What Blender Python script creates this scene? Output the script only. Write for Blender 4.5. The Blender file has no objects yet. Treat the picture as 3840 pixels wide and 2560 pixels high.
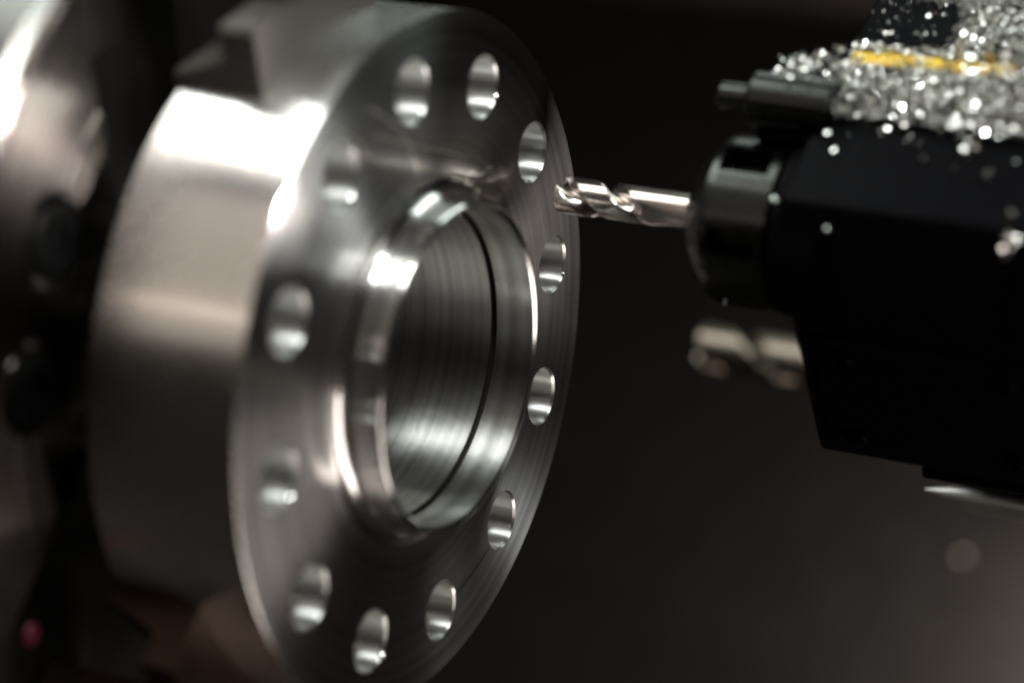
import bpy, bmesh, math, random
from mathutils import Vector, Matrix, noise
R = math.radians
S = 0.11            # one unit of the drawing = the flange radius = 0.11 m
sc = bpy.context.scene
col = sc.collection

# ------------------------------------------------------------------ camera
cam = bpy.data.cameras.new('camera'); camo = bpy.data.objects.new('camera', cam); col.objects.link(camo)
fw = Vector((-0.43162706, 0.83916256, -0.33091429)).normalized()
camo.location = Vector((3.38830619, -6.06022635, 2.49577885)) * S
camo.rotation_euler = fw.to_track_quat('-Z', 'Y').to_euler()
cam.sensor_width = 36; cam.lens = 91.05
cam.clip_start = 0.02; cam.clip_end = 30
cam.dof.use_dof = True; cam.dof.focus_distance = 8.0 * S; cam.dof.aperture_fstop = 3.2
cam.dof.aperture_blades = 0
sc.camera = camo

# ------------------------------------------------------------------ world and lamps
w = bpy.data.worlds.new('World'); sc.world = w; w.use_nodes = True
bg = w.node_tree.nodes['Background']; bg.inputs[0].default_value = (1, .84, .72, 1); bg.inputs[1].default_value = .014
sc.view_settings.view_transform = 'Standard'; sc.view_settings.look = 'None'
sc.view_settings.exposure = 0; sc.view_settings.gamma = 1
sc.cycles.use_denoising = True
try: sc.cycles.denoiser = 'OPENIMAGEDENOISE'
except Exception: pass
sc.cycles.max_bounces = 10; sc.cycles.glossy_bounces = 8; sc.cycles.sample_clamp_indirect = 6
sc.cycles.use_adaptive_sampling = False

def lamp(name, pos, target, sx, sy, rad, color, spread=180):
    """area lamp; rad = radiance wanted in the picture's units"""
    l = bpy.data.lights.new(name, 'AREA'); l.shape = 'RECTANGLE'
    l.size = sx * S; l.size_y = sy * S; l.color = color; l.spread = R(spread)
    l.energy = rad * math.pi * l.size * l.size_y * math.pi / math.pi
    o = bpy.data.objects.new(name, l); col.objects.link(o)
    o.location = Vector(pos) * S
    d = Vector(target) - Vector(pos)
    z = -d.normalized(); x = Vector((1, 0, 0)); x = (x - z * x.dot(z)).normalized(); y = z.cross(x)
    o.rotation_euler = Matrix((x, y, z)).transposed().to_euler()
    return o
lamp('ceiling_lamp', (-3.0, .3, 6.0), (-.2, .0, 0), 3.6, 2.7, 7.5, (.96, 1, .97))
lamp('work_lamp', (2.2, -1.9, 5.8), (.3, .2, 0), 1.6, .9, 36, (.97, 1, .98))
lamp('chuck_streak_fill', (5.0, -.43, 2.76), (-.6, -.98, .84), .2, .2, 60, (1, .95, .92), 11)  # added light with no known source, narrowed to streak the chuck face
lamp('bore_patch_fill', (2.6, -.75, 5.6), (.3, .2, 0), .7, .4, 230, (.95, 1, .97))  # unseen light put in to whiten the lower wall of the bore
lamp('rear_lamp', (.2, 4.9, 4.8), (0, 0, 0), 3.6, 3.2, 3.6, (.9, 1, .95))
lamp('spot_lamp', (-2.6, -1.75, 6.0), (0, 0, 0), .9, .6, 20, (1, .93, .88))
lamp('tube_lamp', (-.1, -2.5, 6.0), (0, 0, 0), 4.6, .3, 5, (1, .93, .88))
lamp('door_window', (-2.6, -5.0, 4.0), (-.2, 0, 0), 5.5, 5.0, .47, (1, .87, .76))
lamp('inspection_lamp', (-2.0, -5.0, 2.4), (0, 0, 0), 3.0, .12, 3, (1, .8, .68))
lamp('guard_fill', (1.5, 5.0, -2.5), (.9, 5.5, -3.7), .5, .5, 620, (1, .97, .93))  # invented light beyond the right edge, brightens the guard towards that corner
lamp('front_lamp', (6.5, 1.6, 3.4), (0, 0, 0), 2.2, 2.2, 1.6, (1, .96, .92))
lamp('bounce_fill', (6.5, -.9, -4.6), (0, 0, 0), 6.5, 2.2, 5.6, (1, .9, .84))  # added panel standing in for light bounced up from the floor

# ------------------------------------------------------------------ materials
def nt(m): return m.node_tree.nodes, m.node_tree.links
def metal(name, c, rough=.3, aniso=0, rot=0, metallic=1, bump=0, bscale=(1, 1, 1), bnoise=40, rvar=.0, cvar=.0, coat=0, rings=0, ringf=0, drilled=False, mirror=0, mrough=.1):
    m = bpy.data.materials.new(name); m.use_nodes = True
    n, l = nt(m); b = n['Principled BSDF']
    b.inputs['Base Color'].default_value = (*c, 1); b.inputs['Metallic'].default_value = metallic
    b.inputs['Roughness'].default_value = rough
    if coat: b.inputs['Coat Weight'].default_value = coat; b.inputs['Coat Roughness'].default_value = .12
    tc = n.new('ShaderNodeTexCoord')
    mp = n.new('ShaderNodeMapping'); mp.inputs['Scale'].default_value = tuple(s / S for s in bscale)
    l.new(tc.outputs['Object'], mp.inputs[0])
    ns = n.new('ShaderNodeTexNoise'); ns.inputs['Scale'].default_value = bnoise; ns.inputs['Detail'].default_value = 5
    l.new(mp.outputs[0], ns.inputs['Vector'])
    big = n.new('ShaderNodeTexNoise'); big.inputs['Scale'].default_value = 3.1 / S; big.inputs['Detail'].default_value = 6; big.inputs['Roughness'].default_value = .65
    l.new(tc.outputs['Object'], big.inputs['Vector'])
    if rvar:
        mr = n.new('ShaderNodeMapRange'); mr.inputs[1].default_value = .3; mr.inputs[2].default_value = .7
        mr.inputs[3].default_value = rough - rvar; mr.inputs[4].default_value = rough + rvar
        l.new(big.outputs[0], mr.inputs[0]); l.new(mr.outputs[0], b.inputs['Roughness'])
    if cvar:
        mx = n.new('ShaderNodeMix'); mx.data_type = 'RGBA'
        mx.inputs[6].default_value = (*[v * (1 - cvar) for v in c], 1); mx.inputs[7].default_value = (*[min(1, v * (1 + cvar * .6)) for v in c], 1)
        l.new(big.outputs[0], mx.inputs[0]); l.new(mx.outputs[2], b.inputs['Base Color'])
    last = None; tone = None
    if rings:       # fine turning marks: rings round the X axis (ringf = share that runs along X)
        sp = n.new('ShaderNodeSeparateXYZ'); l.new(tc.outputs['Object'], sp.inputs[0])
        cb = n.new('ShaderNodeCombineXYZ'); l.new(sp.outputs[1], cb.inputs[0]); l.new(sp.outputs[2], cb.inputs[1])
        ln = n.new('ShaderNodeVectorMath'); ln.operation = 'LENGTH'; l.new(cb.outputs[0], ln.inputs[0])
        ad = n.new('ShaderNodeMath'); ad.operation = 'ADD'; l.new(ln.outputs['Value'], ad.inputs[0]); l.new(sp.outputs[0], ad.inputs[1])
        n1 = n.new('ShaderNodeTexNoise'); n1.noise_dimensions = '1D'; n1.inputs['Scale'].default_value = rings / S; n1.inputs['Detail'].default_value = 4
        l.new(ad.outputs[0], n1.inputs['W'])
        if rings < 30:
            mm = n.new('ShaderNodeMapRange'); mm.inputs[1].default_value = .3; mm.inputs[2].default_value = .7; mm.inputs[3].default_value = .72; mm.inputs[4].default_value = 1.12
            l.new(n1.outputs[0], mm.inputs[0]); tone = mm.outputs[0]
        bp = n.new('ShaderNodeBump'); bp.inputs['Strength'].default_value = ringf; bp.inputs['Distance'].default_value = .0008 * S
        l.new(n1.outputs[0], bp.inputs['Height']); last = bp
    if bump:
        bp = n.new('ShaderNodeBump'); bp.inputs['Strength'].default_value = bump; bp.inputs['Distance'].default_value = .002 * S * 3
        l.new(ns.outputs[0], bp.inputs['Height'])
        if last: l.new(last.outputs[0], bp.inputs['Normal'])
        last = bp
    if last: l.new(last.outputs[0], b.inputs['Normal'])
    if aniso:
        b.inputs['Anisotropic'].default_value = aniso; b.inputs['Anisotropic Rotation'].default_value = rot
        # tangent runs round the X axis (turned work) or round each drilled hole's own axis
        cr = n.new('ShaderNodeVectorMath'); cr.operation = 'CROSS_PRODUCT'; cr.inputs[0].default_value = (1, 0, 0)
        if drilled: ge = n.new('ShaderNodeNewGeometry'); l.new(ge.outputs['True Normal'], cr.inputs[1])
        else: l.new(tc.outputs['Object'], cr.inputs[1])
        no = n.new('ShaderNodeVectorMath'); no.operation = 'NORMALIZE'; l.new(cr.outputs[0], no.inputs[0]); l.new(no.outputs[0], b.inputs['Tangent'])
    if tone and cvar:
        mu = n.new('ShaderNodeVectorMath'); mu.operation = 'SCALE'; l.new(mx.outputs[2], mu.inputs[0]); l.new(tone, mu.inputs['Scale'])
        l.new(mu.outputs[0], b.inputs['Base Color'])
    if mirror:      # part of the surface is burnished: a second, sharper lobe
        b2 = n.new('ShaderNodeBsdfPrincipled'); b2.inputs['Metallic'].default_value = 1; b2.inputs['Roughness'].default_value = mrough
        b2.inputs['Base Color'].default_value = (*c, 1)
        if cvar: l.new(mx.outputs[2], b2.inputs['Base Color'])
        if last: l.new(last.outputs[0], b2.inputs['Normal'])
        ms = n.new('ShaderNodeMixShader'); ms.inputs[0].default_value = mirror
        l.new(b.outputs[0], ms.inputs[1]); l.new(b2.outputs[0], ms.inputs[2])
        out = n['Material Output']; l.new(ms.outputs[0], out.inputs['Surface'])
    return m
ROT = .25
def spec(m, v): m.node_tree.nodes['Principled BSDF'].inputs['Specular IOR Level'].default_value = v; return m
M = {
 'face': metal('turned_aluminium_face', (.55, .54, .53), .40, .97, ROT, rvar=.04, cvar=.14, rings=28, ringf=.55, mirror=.42, mrough=.15),
 'od': metal('turned_aluminium_rim', (.80, .785, .755), .27, .68, ROT, rvar=.03, cvar=.05, rings=45, ringf=.15),
 'hub': metal('turned_aluminium_hub', (.76, .75, .73), .21, .88, ROT, rvar=.03, cvar=.08, rings=60, ringf=.15, mirror=.3, mrough=.12),
 'bore': metal('bored_aluminium', (.74, .74, .71), .44, .95, ROT, rvar=.05, cvar=.25, rings=29, ringf=.5, bump=.12, bscale=(1, .5, .5), bnoise=45, mirror=.4, mrough=.1),
 'hole': metal('drilled_aluminium', (.86, .86, .84), .42, .93, ROT, drilled=True, bump=.1, bscale=(1, .12, .12), bnoise=60, mirror=.12, mrough=.08),
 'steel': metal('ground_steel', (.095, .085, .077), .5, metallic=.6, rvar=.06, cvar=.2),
 'chuck': metal('turned_chuck_steel', (.058, .051, .046), .27, .97, ROT, rvar=.02, cvar=.2, rings=25, ringf=.3),
 'chuckrim': metal('bright_chuck_rim', (.12, .126, .118), .35, .5, ROT),
 'slot': metal('dark_slot_metal', (.05, .045, .04), .4, metallic=.8),  # dark tone for the chuck slots, also set on the bore groove
 'oxide': spec(metal('black_oxide', (.0015, .0015, .0015), .45, metallic=0), .03),
 'nut': metal('black_oxide_nut', (.042, .045, .042), .27, .5, ROT, metallic=1, rvar=.05),
 'turret': spec(metal('black_painted_turret', (.003, .003, .0036), .32, metallic=0, rvar=.06), .02),
 'hss': metal('bright_tool_steel', (.50, .45, .41), .2, metallic=1, rvar=.04),
 'hss2': metal('dimmed_tool_steel', (.21, .18, .145), .34, metallic=1, rvar=.06, cvar=.3),  # tool steel darkened in its colour to dim the far cutter
 'swarf': metal('aluminium_swarf', (.9, .9, .86), .15, metallic=1),
 'bar': metal('dull_bright_steel', (.6, .6, .56), .45),
 'yellow': metal('yellow_tape', (.62, .41, .02), .6, metallic=0, rvar=.1, cvar=.2),
 'red': metal('red_mark_paint', (.09, .0, .014), .5, metallic=0),
 'brownsteel': metal('dark_brown_steel', (.055, .034, .025), .5, metallic=1, rvar=.08, cvar=.3),  # darker and browner than the steel of the upper jaw
 'coolant': metal('coolant_drop', (.75, .85, .78), .08, metallic=.9),
 'scratch': metal('bright_scratch', (.85, .80, .74), .35),
 'wall': metal('dark_enclosure_paint', (.016, .0085, .0052), .6, metallic=0, rvar=.1, cvar=.5),
 'guard': spec(metal('oily_guard_sheet', (.0058, .0048, .0042), .8, metallic=0, rvar=.1, cvar=.5), .04),
}

# ------------------------------------------------------------------ helpers
def tag(o, label=None, cat=None, group=None, kind=None):
    if label: o['label'] = label
    if cat: o['category'] = cat
    if group: o['group'] = group
    if kind: o['kind'] = kind
    return o
def empty(name, loc, label, cat, group=None):
    o = bpy.data.objects.new(name, None); col.objects.link(o); o.location = Vector(loc) * S
    o.empty_display_size = .01
    return tag(o, label, cat, group)
def mesh_obj(name, bm, mats, parent=None, smooth=35, loc=None):
    """bm in drawing units relative to the parent's origin (or world)"""
    if not isinstance(mats, (list, tuple)): mats = [mats]
    bmesh.ops.recalc_face_normals(bm, faces=bm.faces)
    bmesh.ops.scale(bm, vec=(S, S, S), verts=bm.verts)
    for f in bm.faces: f.smooth = smooth > 0
    for e in bm.edges:
        if len(e.link_faces) == 2: e.smooth = e.calc_face_angle(0) < R(smooth)
    me = bpy.data.meshes.new(name); bm.to_mesh(me); bm.free()
    for m in mats: me.materials.append(m)
    o = bpy.data.objects.new(name, me); col.objects.link(o)
    if parent: o.parent = parent
    if loc is not None: o.location = Vector(loc) * S
    return o
def lathe(bm, prof, n=128, mi=None, cy=0, cz=0, a0=0, a1=2 * math.pi):
    """revolve (x, r) profile about the X axis through (cy, cz)"""
    full = abs(a1 - a0 - 2 * math.pi) < 1e-6
    cnt = n if full else n + 1
    rows = []
    for x, r in prof:
        if r < 1e-6: rows.append([bm.verts.new((x, cy, cz))]); continue
        rows.append([bm.verts.new((x, cy - r * math.sin(a0 + (a1 - a0) * k / n), cz + r * math.cos(a0 + (a1 - a0) * k / n))) for k in range(cnt)])
    for i in range(len(rows) - 1):
        A, B = rows[i], rows[i + 1]
        for k in range(n):
            k2 = (k + 1) % cnt
            vs = [A[k % len(A)], A[k2 % len(A)], B[k2 % len(B)], B[k % len(B)]]
            u = []
            for v in vs:
                if v not in u: u.append(v)
            if len(u) > 2:
                f = bm.faces.new(u)
                if mi: f.material_index = mi[i]
    return rows
def prism(bm, poly, x0, x1, ch=0):
    """extrude (y, z) polygon along X, with small end chamfers"""
    c = Vector((sum(p[0] for p in poly) / len(poly), sum(p[1] for p in poly) / len(poly)))
    def ring(x, s):
        out = []
        for p in poly:
            v = Vector(p) - c; L = v.length; v = v * ((L - s) / L) + c
            out.append(bm.verts.new((x, v.x, v.y)))
        return out
    rs = [ring(x0, ch), ring(x0 + ch, 0), ring(x1 - ch, 0), ring(x1, ch)] if ch else [ring(x0, 0), ring(x1, 0)]
    for a, b in zip(rs, rs[1:]):
        for k in range(len(poly)): bm.faces.new([a[k], a[(k + 1) % len(poly)], b[(k + 1) % len(poly)], b[k]])
    bm.faces.new(rs[0][::-1]); bm.faces.new(rs[-1])
def roundpoly(poly, rad, n=4):
    out = []
    m = len(poly)
    for i in range(m):
        p = Vector(poly[i]); a = (Vector(poly[i - 1]) - p); b = (Vector(poly[(i + 1) % m]) - p)
        r = min(rad, a.length * .45, b.length * .45); a = p + a.normalized() * r; b = p + b.normalized() * r
        for k in range(n + 1):
            t = k / n; out.append(tuple((1 - t) ** 2 * a + 2 * t * (1 - t) * p + t * t * b))
    return out

# ------------------------------------------------------------------ the setting behind
bm = bmesh.new()
# back wall of the enclosure
for f in [[(-9, 9.0, -7), (9, 9.0, -7), (9, 9.0, 6), (-9, 9.0, 6)]]:
    bm.faces.new([bm.verts.new(v) for v in f])
tag(mesh_obj('wall', bm, M['wall']), kind='structure')
bm = bmesh.new()   # sloped guard running down below the spindle
pts = [(8.9, -.9), (5.6, -3.4), (3.0, -5.4), (3.0, -5.6), (8.9, -1.1)]
prism(bm, pts, -7, 9)
tag(mesh_obj('sloped_guard', bm, M['guard'], smooth=20), kind='structure')

# ------------------------------------------------------------------ the flange
PH = 4.63   # phase of the bolt circle
root = empty('flange', (0, 0, 0), 'large bright turned aluminium flange with twelve holes round a raised bored hub', 'flange')
T = .455
bm = bmesh.new()
RP, RH, RI, RO = .805, .087, .50, 1.0
def sector_pts(k):
    """boundary points of a 30 degree sector with the hole centre angle; returns list of (y,z)"""
    a = R(PH + 30 * k); h = R(15)
    out = []
    NA = 22; NS = 7
    for i in range(NA): t = a - h + 2 * h * i / NA; out.append((t, RO))
    for i in range(NS): out.append((a + h, RO + (RI - RO) * i / NS))
    for i in range(NA): t = a + h - 2 * h * i / NA; out.append((t, RI))
    for i in range(NS): out.append((a - h, RI + (RO - RI) * i / NS))
    return a, [(-r * math.sin(t), r * math.cos(t)) for t, r in out]
CH = .007
for k in range(12):
    a, B = sector_pts(k)
    c = Vector((-RP * math.sin(a), RP * math.cos(a)))
    n = len(B)
    dirs = [(Vector(b) - c).normalized() for b in B]
    def ring(x, r): return [bm.verts.new((x, c.x + d.x * r, c.y + d.y * r)) for d in dirs]
    outer = [bm.verts.new((0, *b)) for b in B]
    outer2 = [bm.verts.new((-T, *b)) for b in B]
    rr = [outer, ring(0, RH + CH), ring(-CH, RH), ring(-T * .5, RH), ring(-T + CH, RH), ring(-T, RH + CH), outer2]
    for j in range(len(rr) - 1):
        for i in range(n):
            f = bm.faces.new([rr[j][i], rr[j][(i + 1) % n], rr[j + 1][(i + 1) % n], rr[j + 1][i]])
            f.material_index = 0 if j in (0, 5) else 2
for f in bm.faces: pass
# rim: separate verts with a small chamfer
N = 264
bmesh.ops.remove_doubles(bm, verts=bm.verts, dist=1e-5)
cc = .002
# pull the outer circle in for the chamfer
for v in bm.verts:
    r = math.hypot(v.co.y, v.co.z)
    if r > .9999 and (abs(v.co.x) < 1e-6 or abs(v.co.x + T) < 1e-6):
        s = (1 - cc) / r; v.co.y *= s; v.co.z *= s
off = R(PH - 15)
prof = [(0, 1 - cc), (-cc * .7, 1), (-.15, 1), (-.3, 1), (-T + .004, 1), (-T, 1 - .004)]
lathe(bm, prof, 264, mi=[1, 1, 1, 1, 1], a0=off, a1=off + 2 * math.pi)
bmesh.ops.remove_doubles(bm, verts=bm.verts, dist=1e-4)
disc = mesh_obj('disc', bm, [M['face'], M['od'], M['hole']], root, smooth=30)

bm = bmesh.new()
prof = []; mi = []
def add(x, r, m): prof.append((x, r)); mi.append(m)
# concave fillet from face to hub wall
FR = .05
FRR = .055
HX = .118
RW = .480
for i in range(11):
    t = i / 10 * math.pi / 2
    add(.0004 + FR * (1 - math.cos(t)), RW + FRR * (1 - math.sin(t)), 0)
add(HX - .012, RW - .004, 0)
for i in range(1, 5):
    t = i / 4 * math.pi / 2; add(HX - .012 + .012 * math.sin(t), RW - .004 - .012 * (1 - math.cos(t)), 0)
add(HX, .468, 0); add(HX - .010, .455, 1)
add(-.012, .455, 1); add(-.0135, .470, 2); add(-.029, .470, 2); add(-.030, .449, 1)
add(-.2, .449, 1); add(-T - .02, .449, 1); add(-T - .02, .47, 0)
lathe(bm, prof, 192, mi=mi[:-1])
hub = mesh_obj('hub', bm, [M['hub'], M['bore'], M['slot']], root, smooth=32)

# fine scratches left on the face by stray chips (points are y, z on the face)
for i, line in enumerate([[(-0.301, 0.814), (-0.134, 0.709), (-0.052, 0.6), (-0.048, 0.561)], [(-0.304, 0.739), (-0.104, 0.665), (0.075, 0.606), (0.263, 0.539)], [(0.281, 0.501), (0.217, 0.462)], [(0.389, 0.48), (0.321, 0.469)], [(-0.53, 0.821), (-0.363, 0.733), (-0.297, 0.666)], [(0.373, -0.723), (0.262, -0.763), (0.153, -0.79)]]):
    bm = bmesh.new(); P = [Vector(q) for q in line]; pts = []
    for k in range(len(P) - 1):
        for j in range(6):
            t = j / 6; a = P[max(k - 1, 0)]; b = P[k]; c = P[k + 1]; d = P[min(k + 2, len(P) - 1)]
            pts.append(.5 * ((2 * b) + (c - a) * t + (2 * a - 5 * b + 4 * c - d) * t * t + (3 * b - a - 3 * c + d) * t ** 3))
    pts.append(P[-1]); rows = []
    for k, q in enumerate(pts):
        d = (pts[min(k + 1, len(pts) - 1)] - pts[max(k - 1, 0)]).normalized(); nn = Vector((-d.y, d.x))
        wd = .0022 * math.sin(math.pi * (k + .3) / (len(pts) - .4)) + .0004
        rows.append([bm.verts.new((x, q.x + nn.x * o_, q.y + nn.y * o_)) for x, o_ in ((.0002, -wd), (.0016, 0), (.0002, wd))])
    for A, B in zip(rows, rows[1:]):
        for k in range(2): bm.faces.new([A[k], A[k + 1], B[k + 1], B[k]])
    mesh_obj('scratch', bm, M['slot'] if i == 5 else M['scratch'], root, smooth=10)

# ------------------------------------------------------------------ the chuck
CX = -.6
chuck = empty('chuck', (CX, 0, 0), 'dark steel lathe chuck with socket bolts, gripping the flange in its jaws at the left', 'chuck')
bm = bmesh.new()   # base body, seen only in the slots and at the rim
lathe(bm, [(-.12, .34), (-.12, 1.40), (-.5, 1.41), (-.9, 1.41), (-.9, .34), (-.12, .34)], 128)
mesh_obj('body', bm, M['slot'], chuck)
bm = bmesh.new()   # inner tube: what you see down the bore
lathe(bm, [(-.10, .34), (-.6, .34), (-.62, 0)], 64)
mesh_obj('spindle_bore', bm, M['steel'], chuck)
HW = .455
FACE = [(.30, -.12), (.46, -.004), (.47, 0), (.75, 0), (1.050, 0), (1.056, -.008), (1.074, -.008), (1.08, 0), (1.25, 0), (1.375, 0), (1.385, -.006), (1.39, -.02), (1.425, -.045), (1.428, -.06), (1.428, -.5)]
def segment(c0):
    bm = bmesh.new(); NT = 48; rows = []
    prof = [(r, x) for r, x in FACE if r > .55]; prof.insert(0, (.56, 0))
    for r, x in prof:
        row = []
        d = math.degrees(math.asin(HW / r)); d2 = math.degrees(math.asin((HW + .012) / r))
        lo, hi = c0 + d2, c0 + 120 - d2
        row.append((c0 + d, x - .012)); row += [(lo + (hi - lo) * k / NT, x) for k in range(NT + 1)]; row.append((c0 + 120 - d, x - .012))
        row = [(c0 + d, min(x - .012, -.119))] + row + [(c0 + 120 - d, min(x - .012, -.119))]
        rows.append([bm.verts.new((xx, -r * math.sin(R(t)), r * math.cos(R(t)))) for t, xx in row])
    for i, (A, B) in enumerate(zip(rows, rows[1:])):
        for k in range(len(A) - 1):
            f = bm.faces.new([A[k], A[k + 1], B[k + 1], B[k]])
            f.material_index = 1 if prof[i][0] >= 1.389 else (2 if k in (1, len(A) - 3) else 0)
    return mesh_obj('face_segment', bm, [M['chuck'], M['chuckrim'], M['steel']], chuck, smooth=20)
for j in range(3): segment(13.2 + 120 * j)

def bolt_mesh():
    bm = bmesh.new()
    n = 36; rr = .098
    prof = [(-.01, rr + .034), (.006, rr + .026), (.006, rr + .018), (.0015, rr + .012), (.0015, rr + .002), (.010, rr), (.018, rr - .01), (.018, .06)]
    rows = lathe(bm, prof, n, mi=[1, 1, 0, 0, 0, 0, 0])
    hexr = []
    for k in range(n):
        a = 2 * math.pi * k / n
        q = (a % (math.pi / 3)) - math.pi / 6
        r = .05 / math.cos(q) * math.cos(math.pi / 6)
        hexr.append((r, a))
    h1 = [bm.verts.new((.016, -r * math.sin(a), r * math.cos(a))) for r, a in hexr]
    h2 = [bm.verts.new((.002, -r * math.sin(a), r * math.cos(a))) for r, a in hexr]
    for A, B in ((rows[-1], h1), (h1, h2)):
        for k in range(n): bm.faces.new([A[k], A[(k + 1) % n], B[(k + 1) % n], B[k]])
    bm.faces.new(h2)
    return bm
b0 = mesh_obj('socket_bolt', bolt_mesh(), [M['oxide'], M['chuck']], chuck, smooth=30)
spots = [(59.8 + 120 * j, 1.045) for j in range(3)] + [(81.6 + 120 * j, 1.045) for j in range(3)] + [(102.5, 1.045), (45.5 + 120, 1.045)][:0]
for i, (t, r) in enumerate(spots):
    o = b0 if i == 0 else b0.copy()
    if i: col.objects.link(o); o.parent = chuck
    o.location = Vector((.002, -r * math.sin(R(t)), r * math.cos(R(t)))) * S
    o.rotation_euler = (R(t * 1.7), 0, 0)

def jaw(c0, mats, extra=None):
    """jaw in local (x from chuck face, t across, r out), turned by c0 about X"""
    bm = bmesh.new()
    def P(x, t, r): return bm.verts.new((x, -t, r))      # t>0 towards -Y at c0=0
    def block(x0, x1, w, r0, r1, arc, nose=0, mi=0):
        n = 10
        rings = []
        for x, rt in ((x0, r1 - nose), (x1, r1)):
            bot = []
            for k in range(n + 1):
                t = -w + 2 * w * k / n
                bot.append(P(x, t, math.sqrt(max(arc * arc - t * t, 0)) if arc else r0))
            c = .012
            top = [P(x, w, rt - c), P(x, w - c, rt), P(x, -w + c, rt), P(x, -w, rt - c)]
            rings.append(bot + top)
        A, B = rings
        for k in range(len(A)):
            f = bm.faces.new([A[k], A[(k + 1) % len(A)], B[(k + 1) % len(A)], B[k]]); f.material_index = mi
        f = bm.faces.new(A[::-1]); f.material_index = mi
        f = bm.faces.new(B); f.material_index = mi
    block(.135, .31, .30, 0, 1.06, 1.0005, nose=.06, mi=0)
    block(.305, .41, .305, 0, 1.15, 1.0005, mi=0)
    block(.30, .41, .12, 1.14, 1.50, 0, mi=0)
    block(-.10, .305, .10, 1.13, 1.40, 0, mi=1)
    o = mesh_obj('jaw', bm, mats, chuck, smooth=25)
    o.rotation_euler = (R(c0), 0, 0)
    return o
jaw(13.2, [M['steel'], M['steel']])
j2 = jaw(133.2, [M['brownsteel'], M['brownsteel']]); j2['label'] = 'dark brown jaw at the lower left'

# ------------------------------------------------------------------ the end mill in the machine
TY, TZ = .669, .337
def endmill(bm, x0, x1, rad, lead, xe, ph, hand=1, fw=.42, facet=None, nring=150, nseg=72):
    rows = []
    for i in range(nring + 1):
        x = x0 + (x1 - x0) * i / nring
        fade = max(0, min(1, (xe - x) / .07)); fade = fade * fade * (3 - 2 * fade)
        row = []
        for k in range(nseg):
            a = 2 * math.pi * k / nseg
            q = ((a - hand * 2 * math.pi * (x - x0) / lead - ph) / math.pi) % 1.0     # two flutes
            r = rad
            if q < fw:
                u = q / fw
                d = (math.sin(math.pi * min(1, u ** .6)) ** .8)
                r = rad * (1 - .60 * d * fade)
            if facet and math.cos(a - facet[1]) > .05:      # ground run-out flat behind the flutes
                d = rad * (.74 + abs(x - facet[0]) / .10 * .26)
                r = min(r, d / math.cos(a - facet[1]))
            if i == 0: r *= .9
            row.append(bm.verts.new((x + (.004 if i == 0 else 0), -r * math.sin(a), r * math.cos(a))))
        rows.append(row)
    for A, B in zip(rows, rows[1:]):
        for k in range(nseg): bm.faces.new([A[k], A[(k + 1) % nseg], B[(k + 1) % nseg], B[k]])
    c = bm.verts.new((x0 + .012, 0, 0))
    for k in range(nseg): bm.faces.new([rows[0][k], rows[0][(k + 1) % nseg], c])
    bm.faces.new(rows[-1][::-1])
bm = bmesh.new()
endmill(bm, 0, .60, .057, .344, .31, -.58, hand=1, facet=(.275, 1.85))
o = mesh_obj('end_mill', bm, M['hss'], smooth=40, loc=(.094, TY, TZ))
tag(o, 'bright two flute milling cutter pointing at the flange face beside its right edge', 'milling cutter')

# ------------------------------------------------------------------ collet holder
hold = empty('collet_holder', (.9, TY, TZ), 'black collet holder with slotted nut, gripping the bright cutter in front of the turret', 'tool holder')
dx = -.9
bm = bmesh.new()
rows = lathe(bm, [(.56 + dx, .062), (.548 + dx, .075), (.548 + dx, .115), (.56 + dx, .13), (.575 + dx, .135), (.58 + dx, .16)], 64)
mesh_obj('collet', bm, M['nut'], hold)
bm = bmesh.new()   # nut with wrench slots
NN = 144; rows = []
prof = [(.578, .125, 0), (.578, .175, 0), (.588, .19, 0), (.630, .235, 0), (.645, .247, 0), (.665, .25, 0), (.672, .25, 1), (.70, .25, 1), (.76, .25, 1), (.80, .25, 1), (.815, .25, 0), (.84, .25, 0), (.845, .23, 0)]
for x, r, s in prof:
    row = []
    for k in range(NN):
        a = 2 * math.pi * k / NN
        q = (a / (math.pi / 3) + .66) % 1
        rr = r - (.055 if (s and q < .30) else 0)
        row.append(bm.verts.new((x + dx, -rr * math.sin(a), rr * math.cos(a))))
    rows.append(row)
for A, B in zip(rows, rows[1:]):
    for k in range(NN): bm.faces.new([A[k], A[(k + 1) % NN], B[(k + 1) % NN], B[k]])
mesh_obj('nut', bm, M['nut'], hold, smooth=30)
bm = bmesh.new()
lathe(bm, [(.84 + dx, .23), (.86 + dx, .255), (1.0 + dx, .255)], 64)
mesh_obj('shank', bm, M['oxide'], hold)
# coolant nozzle above the nut
noz = empty('coolant_nozzle', (.9, .67, .70), 'small black stepped coolant nozzle above the collet nut, under the swarf', 'nozzle')
bm = bmesh.new()
lathe(bm, [(-.30, 0), (-.30, .034), (-.29, .042), (-.21, .042), (-.205, .034), (-.19, .034)], 32)
mesh_obj('tip', bm, M['nut'], noz)
bm = bmesh.new()
lathe(bm, [(-.20, .02), (-.20, .066), (-.185, .082), (-.02, .082), (.05, .082), (.05, .0)], 6 * 6)
mesh_obj('fitting', bm, M['nut'], noz)
bm = bmesh.new()
prism(bm, roundpoly([(-.05, -.11), (.10, -.11), (.10, -.02), (-.05, -.02)], .02), -.17, .05, .01)
mesh_obj('bracket', bm, M['oxide'], noz, smooth=30)

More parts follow.
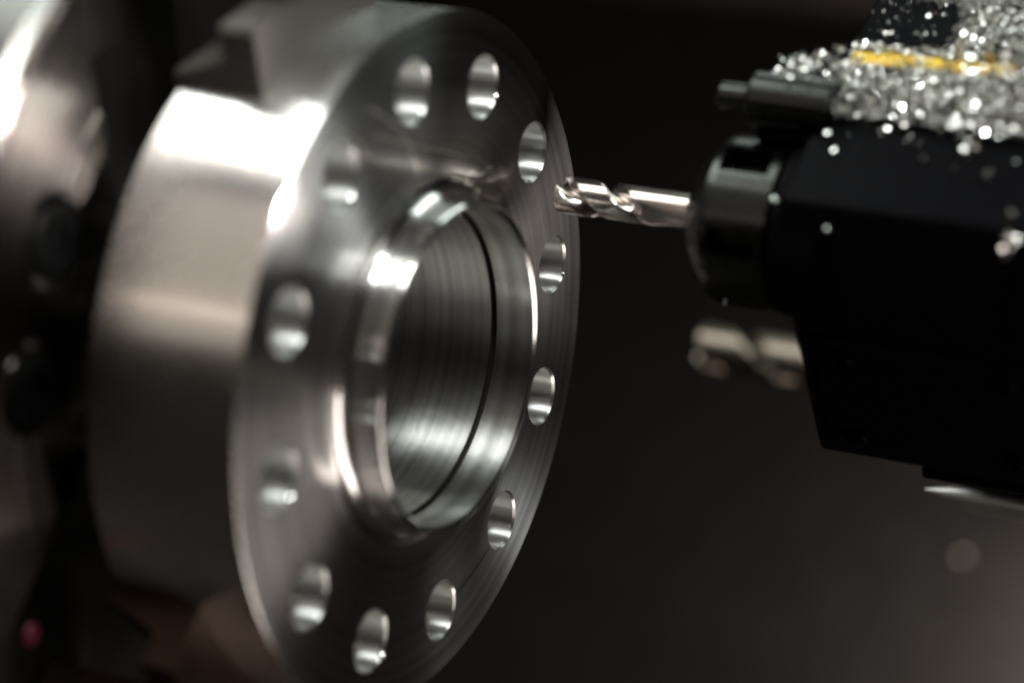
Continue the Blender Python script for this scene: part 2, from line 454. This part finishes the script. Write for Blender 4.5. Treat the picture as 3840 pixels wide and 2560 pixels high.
# ------------------------------------------------------------------ turret
A_, B_, E_ = (.39, .50), (.65, .69), (1.75, 1.22)
tur = empty('turret', (.9, 1.3, 0), 'black tool turret block at the right with aluminium swarf heaped on its sloping top', 'turret')
ty = 1.3
bm = bmesh.new()
poly = [A_, (.665, .675), (.655, .70), E_, (2.6, .9), (2.5, -.5), (1.6, -.44), (.80, -.385), (.525, .10)]
poly = roundpoly(poly, .018, 3)
prism(bm, [(y - ty, z) for y, z in poly], 0, 2.4, .01)
mesh_obj('housing', bm, M['turret'], tur, smooth=30)
bm = bmesh.new()
poly = roundpoly([(.86, -.30), (1.6, -.30), (1.6, -.50), (.86, -.447)], .02, 3)
prism(bm, [(y - ty, z) for y, z in poly], .30, 2.4, .008)
mesh_obj('lower_block', bm, M['turret'], tur, smooth=30)
fa, fb = Vector((.525, .10)), Vector((.80, -.385)); fd = (fb - fa).normalized(); fn = Vector((fd.y, -fd.x))
if fn.x > 0: fn = -fn
bm = bmesh.new()   # cover plate screwed to the lower flank
pl = [fa + fd * .04 + fn * -.004, fa + fd * .04 + fn * .010, fb - fd * .06 + fn * .010, fb - fd * .06 + fn * -.004]
prism(bm, [(p.x - ty, p.y) for p in pl], .05, 1.9, .006)
mesh_obj('cover_plate', bm, M['turret'], tur, smooth=20)
sm = None
for sx in (.14, .62, 1.1):
    for u in (.11, .45):
        p = fa + fd * u + fn * .009
        if sm is None:
            bm = bmesh.new(); lathe(bm, [(0, .030), (.012, .030), (.016, .026), (.016, .014), (.004, .012), (.004, 0)], 24)
            o = mesh_obj('cap_screw', bm, M['oxide'], tur); sm = o
        else:
            o = sm.copy(); col.objects.link(o); o.parent = tur
        o.location = Vector((sx, p.x - ty, p.y)) * S
        o.rotation_euler = Vector((0, fn.x, fn.y)).to_track_quat('X', 'Z').to_euler()
# yellow stripe lying on the sloping top
def top(x, u, h=0):
    """point on the sloping top: u = distance up the slope from edge B, h = height off it"""
    d = Vector((E_[0] - .655, E_[1] - .70)); d.normalize(); nrm = Vector((-d.y, d.x))
    return Vector((x, .655 + d.x * u + nrm.x * h, .70 + d.y * u + nrm.y * h))
bm = bmesh.new()
n = 24
for k in range(n):
    pass
rows = []
for k in range(n + 1):
    x = .925 + (1.40 - .925) * k / n
    rows.append([bm.verts.new(top(x, u, h) - Vector((.9, 1.3, 0))) for u, h in ((.212 + .015*k/n, .0005), (.212 + .015*k/n, .006), (.262 + .015*k/n, .006), (.262 + .015*k/n, .0005))])
for A, B in zip(rows, rows[1:]):
    for k in range(3): bm.faces.new([A[k], A[k + 1], B[k + 1], B[k]])
bm.faces.new(rows[0]); bm.faces.new(rows[-1][::-1])
mesh_obj('yellow_stripe', bm, M['yellow'], tur, smooth=20)

# ------------------------------------------------------------------ swarf
rng = random.Random(7)
def chip(bm, p, s, rot, curl=1.0):
    """one curled shaving, a bent strip with thickness"""
    n = 4
    m = rot.to_matrix()
    rows = []
    for k in range(n + 1):
        a = (k / n - .5) * 2.2 * curl
        for_r = s * .6
        c = Vector((for_r * math.sin(a), for_r * (1 - math.cos(a)), 0))
        wd = s * (.28 + .1 * math.sin(k * 2.1)); th = s * .05
        nn = Vector((math.sin(a), -math.cos(a), 0)) * th
        rows.append([bm.verts.new(p + m @ (c + Vector((0, 0, -wd)) )), bm.verts.new(p + m @ (c + Vector((0, 0, wd)))),
                     bm.verts.new(p + m @ (c + nn + Vector((0, 0, wd)))), bm.verts.new(p + m @ (c + nn + Vector((0, 0, -wd))))])
    for A, B in zip(rows, rows[1:]):
        for k in range(4): bm.faces.new([A[k], A[(k + 1) % 4], B[(k + 1) % 4], B[k]])
    bm.faces.new(rows[0]); bm.faces.new(rows[-1][::-1])
from mathutils import Euler
def rrot(): return Euler((rng.uniform(0, 6.28), rng.uniform(0, 6.28), rng.uniform(0, 6.28)))
bm = bmesh.new()
cnt = 0
while cnt < 15000:
    x = rng.uniform(.88, 1.75); u = rng.uniform(-.03, .95)
    nz = noise.noise(Vector((x * 3.2, u * 4.0, 3.3)))
    dens = 1.0
    if .30 < u < .52 and x < 1.17: dens = .05 + .25 * max(0, nz)
    elif u >= .30: dens = .75 + nz
    if .212 < u < .272 and x < 1.39: dens = .30 + .5 * max(0, nz)
    if x < .915 and u > .20: dens = 0
    if rng.random() > dens: continue
    h = rng.uniform(0, 1) ** 1.5 * (.05 if u < .2 else .022) * (1 + nz)
    if u < .02: h *= .4
    chip(bm, top(x, u, h + .004), rng.choice((.004, .005, .006, .008, .010, .016)), rrot(), rng.uniform(.4, 1.6)); cnt += 1
for k in range(130):      # longer curled ribbons in the heap
    x = rng.uniform(.92, 1.7); u = rng.uniform(.0, .95)
    if .28 < u < .52 and x < 1.17: continue
    chip(bm, top(x, u, rng.uniform(.01, .05)), rng.choice((.022, .028, .036)), rrot(), rng.uniform(1.4, 2.6))
for k in range(110):      # spilled over the edge, stuck to the side face
    x = rng.uniform(.92, 2.1); t = rng.random() ** 3 * .18
    d = Vector((0, A_[0] - .655, A_[1] - .69)).normalized()
    p = Vector((x, .655, .695)) + d * t + Vector((0, -.59, .81)) * rng.uniform(.003, .02)
    chip(bm, p, rng.choice((.008, .012, .02)), rrot())
for k in range(170):      # heap over the nozzle
    x = rng.uniform(.76, .93); p = Vector((x, .62 + rng.uniform(-.02, .2), .76 + rng.uniform(0, .05) + (x - .76) * .3))
    chip(bm, p, rng.choice((.008, .012, .018)), rrot())
tag(mesh_obj('swarf', bm, M['swarf'], smooth=25), 'heap of bright aluminium chips lying on the sloping top of the turret', 'swarf', kind='stuff')

def lone(name, p, s, label, mat, blob=True):
    bm = bmesh.new()
    if blob:
        bmesh.ops.create_icosphere(bm, subdivisions=2, radius=s)
        for v in bm.verts: v.co *= 1 + .18 * noise.noise(v.co * 60 + Vector(p))
        for v in bm.verts: v.co.z *= .8
    else:
        for k in range(5): chip(bm, Vector((rng.uniform(-s, s), rng.uniform(-s, s) * .5, rng.uniform(-s, s))), s * .8, rrot())
    o = mesh_obj(name, bm, mat, smooth=60, loc=p)
    return tag(o, label, 'coolant drop' if name == 'coolant_drop' else 'metal chip')


lone('coolant_drop', (.887, .385, .50), .012, 'green white drop on the front corner of the turret beside the nut', M['coolant'])
lone('coolant_drop', (1.035, .408, .43), .010, 'dim yellowish drop on the black turret flank below its edge', M['coolant'])
lone('metal_chip', (1.435, .51, .60), .022, 'single bright chip alone in the middle of the upper black flank', M['swarf'], False)
lone('metal_chip', (1.375, .60, .675), .04, 'elongated clump of chips hanging just below the swarf heap', M['swarf'], False)
lone('metal_chip', (1.455, .655, .705), .03, 'chip clump drooping over the turret edge at far right', M['swarf'], False)
lone('metal_chip', (1.566, .38, .50), .05, 'largest bright chip clump, at the right edge of the photo', M['swarf'], False)

# the cutters of other stations, far out of focus below
bm = bmesh.new(); endmill(bm, 0, 1.0, .095, .62, .55, R(60), hand=1, fw=.26, nring=90, nseg=48)
o = mesh_obj('end_mill', bm, M['hss2'], smooth=40, loc=(-.45, 3.09, -.99))
tag(o, 'blurred second cutter far behind, below the collet nut', 'milling cutter')
bm = bmesh.new()
lathe(bm, [(0, 0), (.0, .006), (.10, .036), (.16, .045), (1.5, .045), (1.5, 0)], 40)
tag(mesh_obj('boring_bar', bm, M['bar'], smooth=40, loc=(1.0, 1.55, -.775)), 'pale pointed steel bar just below the underside of the turret', 'tool bar')
bm = bmesh.new(); lathe(bm, [(0, .03), (.004, .027), (.004, 0)], 20)
mesh_obj('red_mark', bm, M['red'], chuck, loc=(.012, -1.114, -.505))
tag(mesh_obj('coolant_drop', (lambda b: (bmesh.ops.create_icosphere(b, subdivisions=2, radius=.02), b)[1])(bmesh.new()), M['hss2'], smooth=60, loc=(-.18, 6.0, -3.02)), 'faint pale blurred drop on the dark sheet at lower right', 'coolant drop')

def glint(p, size, label, to, drop=False):
    """a made-up bright flake, added as a glint and turned so that it catches the lamp at `to`"""
    P = Vector(p); C = Vector((3.388, -6.06, 2.496))
    h = ((C - P).normalized() + (Vector(to) - P).normalized()).normalized()
    bm = bmesh.new()
    bmesh.ops.create_icosphere(bm, subdivisions=2, radius=size)
    for v in bm.verts: v.co.z *= .35; v.co *= 1 + .1 * noise.noise(v.co * 90 + P)
    o = mesh_obj('coolant_drop' if drop else 'metal_chip', bm, M['swarf'], smooth=70, loc=p)  # added only to make the glint; no chip is known there
    o.rotation_euler = h.to_track_quat('Z', 'Y').to_euler()
    return tag(o, label, 'coolant drop' if drop else 'metal chip')
HC = [(4.63 + 30 * k) for k in range(12)]
LMP = (2.2, -2.8, 5.6)
def rim(theta, ang, d=RH):
    """point on the mouth of the hole at theta; ang from straight down towards +Y"""
    c = Vector((0, -RP * math.sin(R(theta)), RP * math.cos(R(theta))))
    return (.002, c.y + d * math.sin(R(ang)), c.z - d * math.cos(R(ang)))
for th, ang, sz, lb in ((34.63, 35, .013, 'flake added for the glint in the hole at the upper left of the flange face'),
                        (94.63, 35, .013, 'flake added for the glint in the leftmost hole of the flange face'),
                        (154.63, 40, .010, 'flake added for the glint in the hole left of the lowest hole'),
                        (334.63, 60, .008, 'flake added for the glint in the second hole right of the top'),
                        (274.63, 55, .005, 'flake added for a tiny greenish glint in the hole below the cutter')):
    glint(rim(th, ang), sz, lb, LMP)
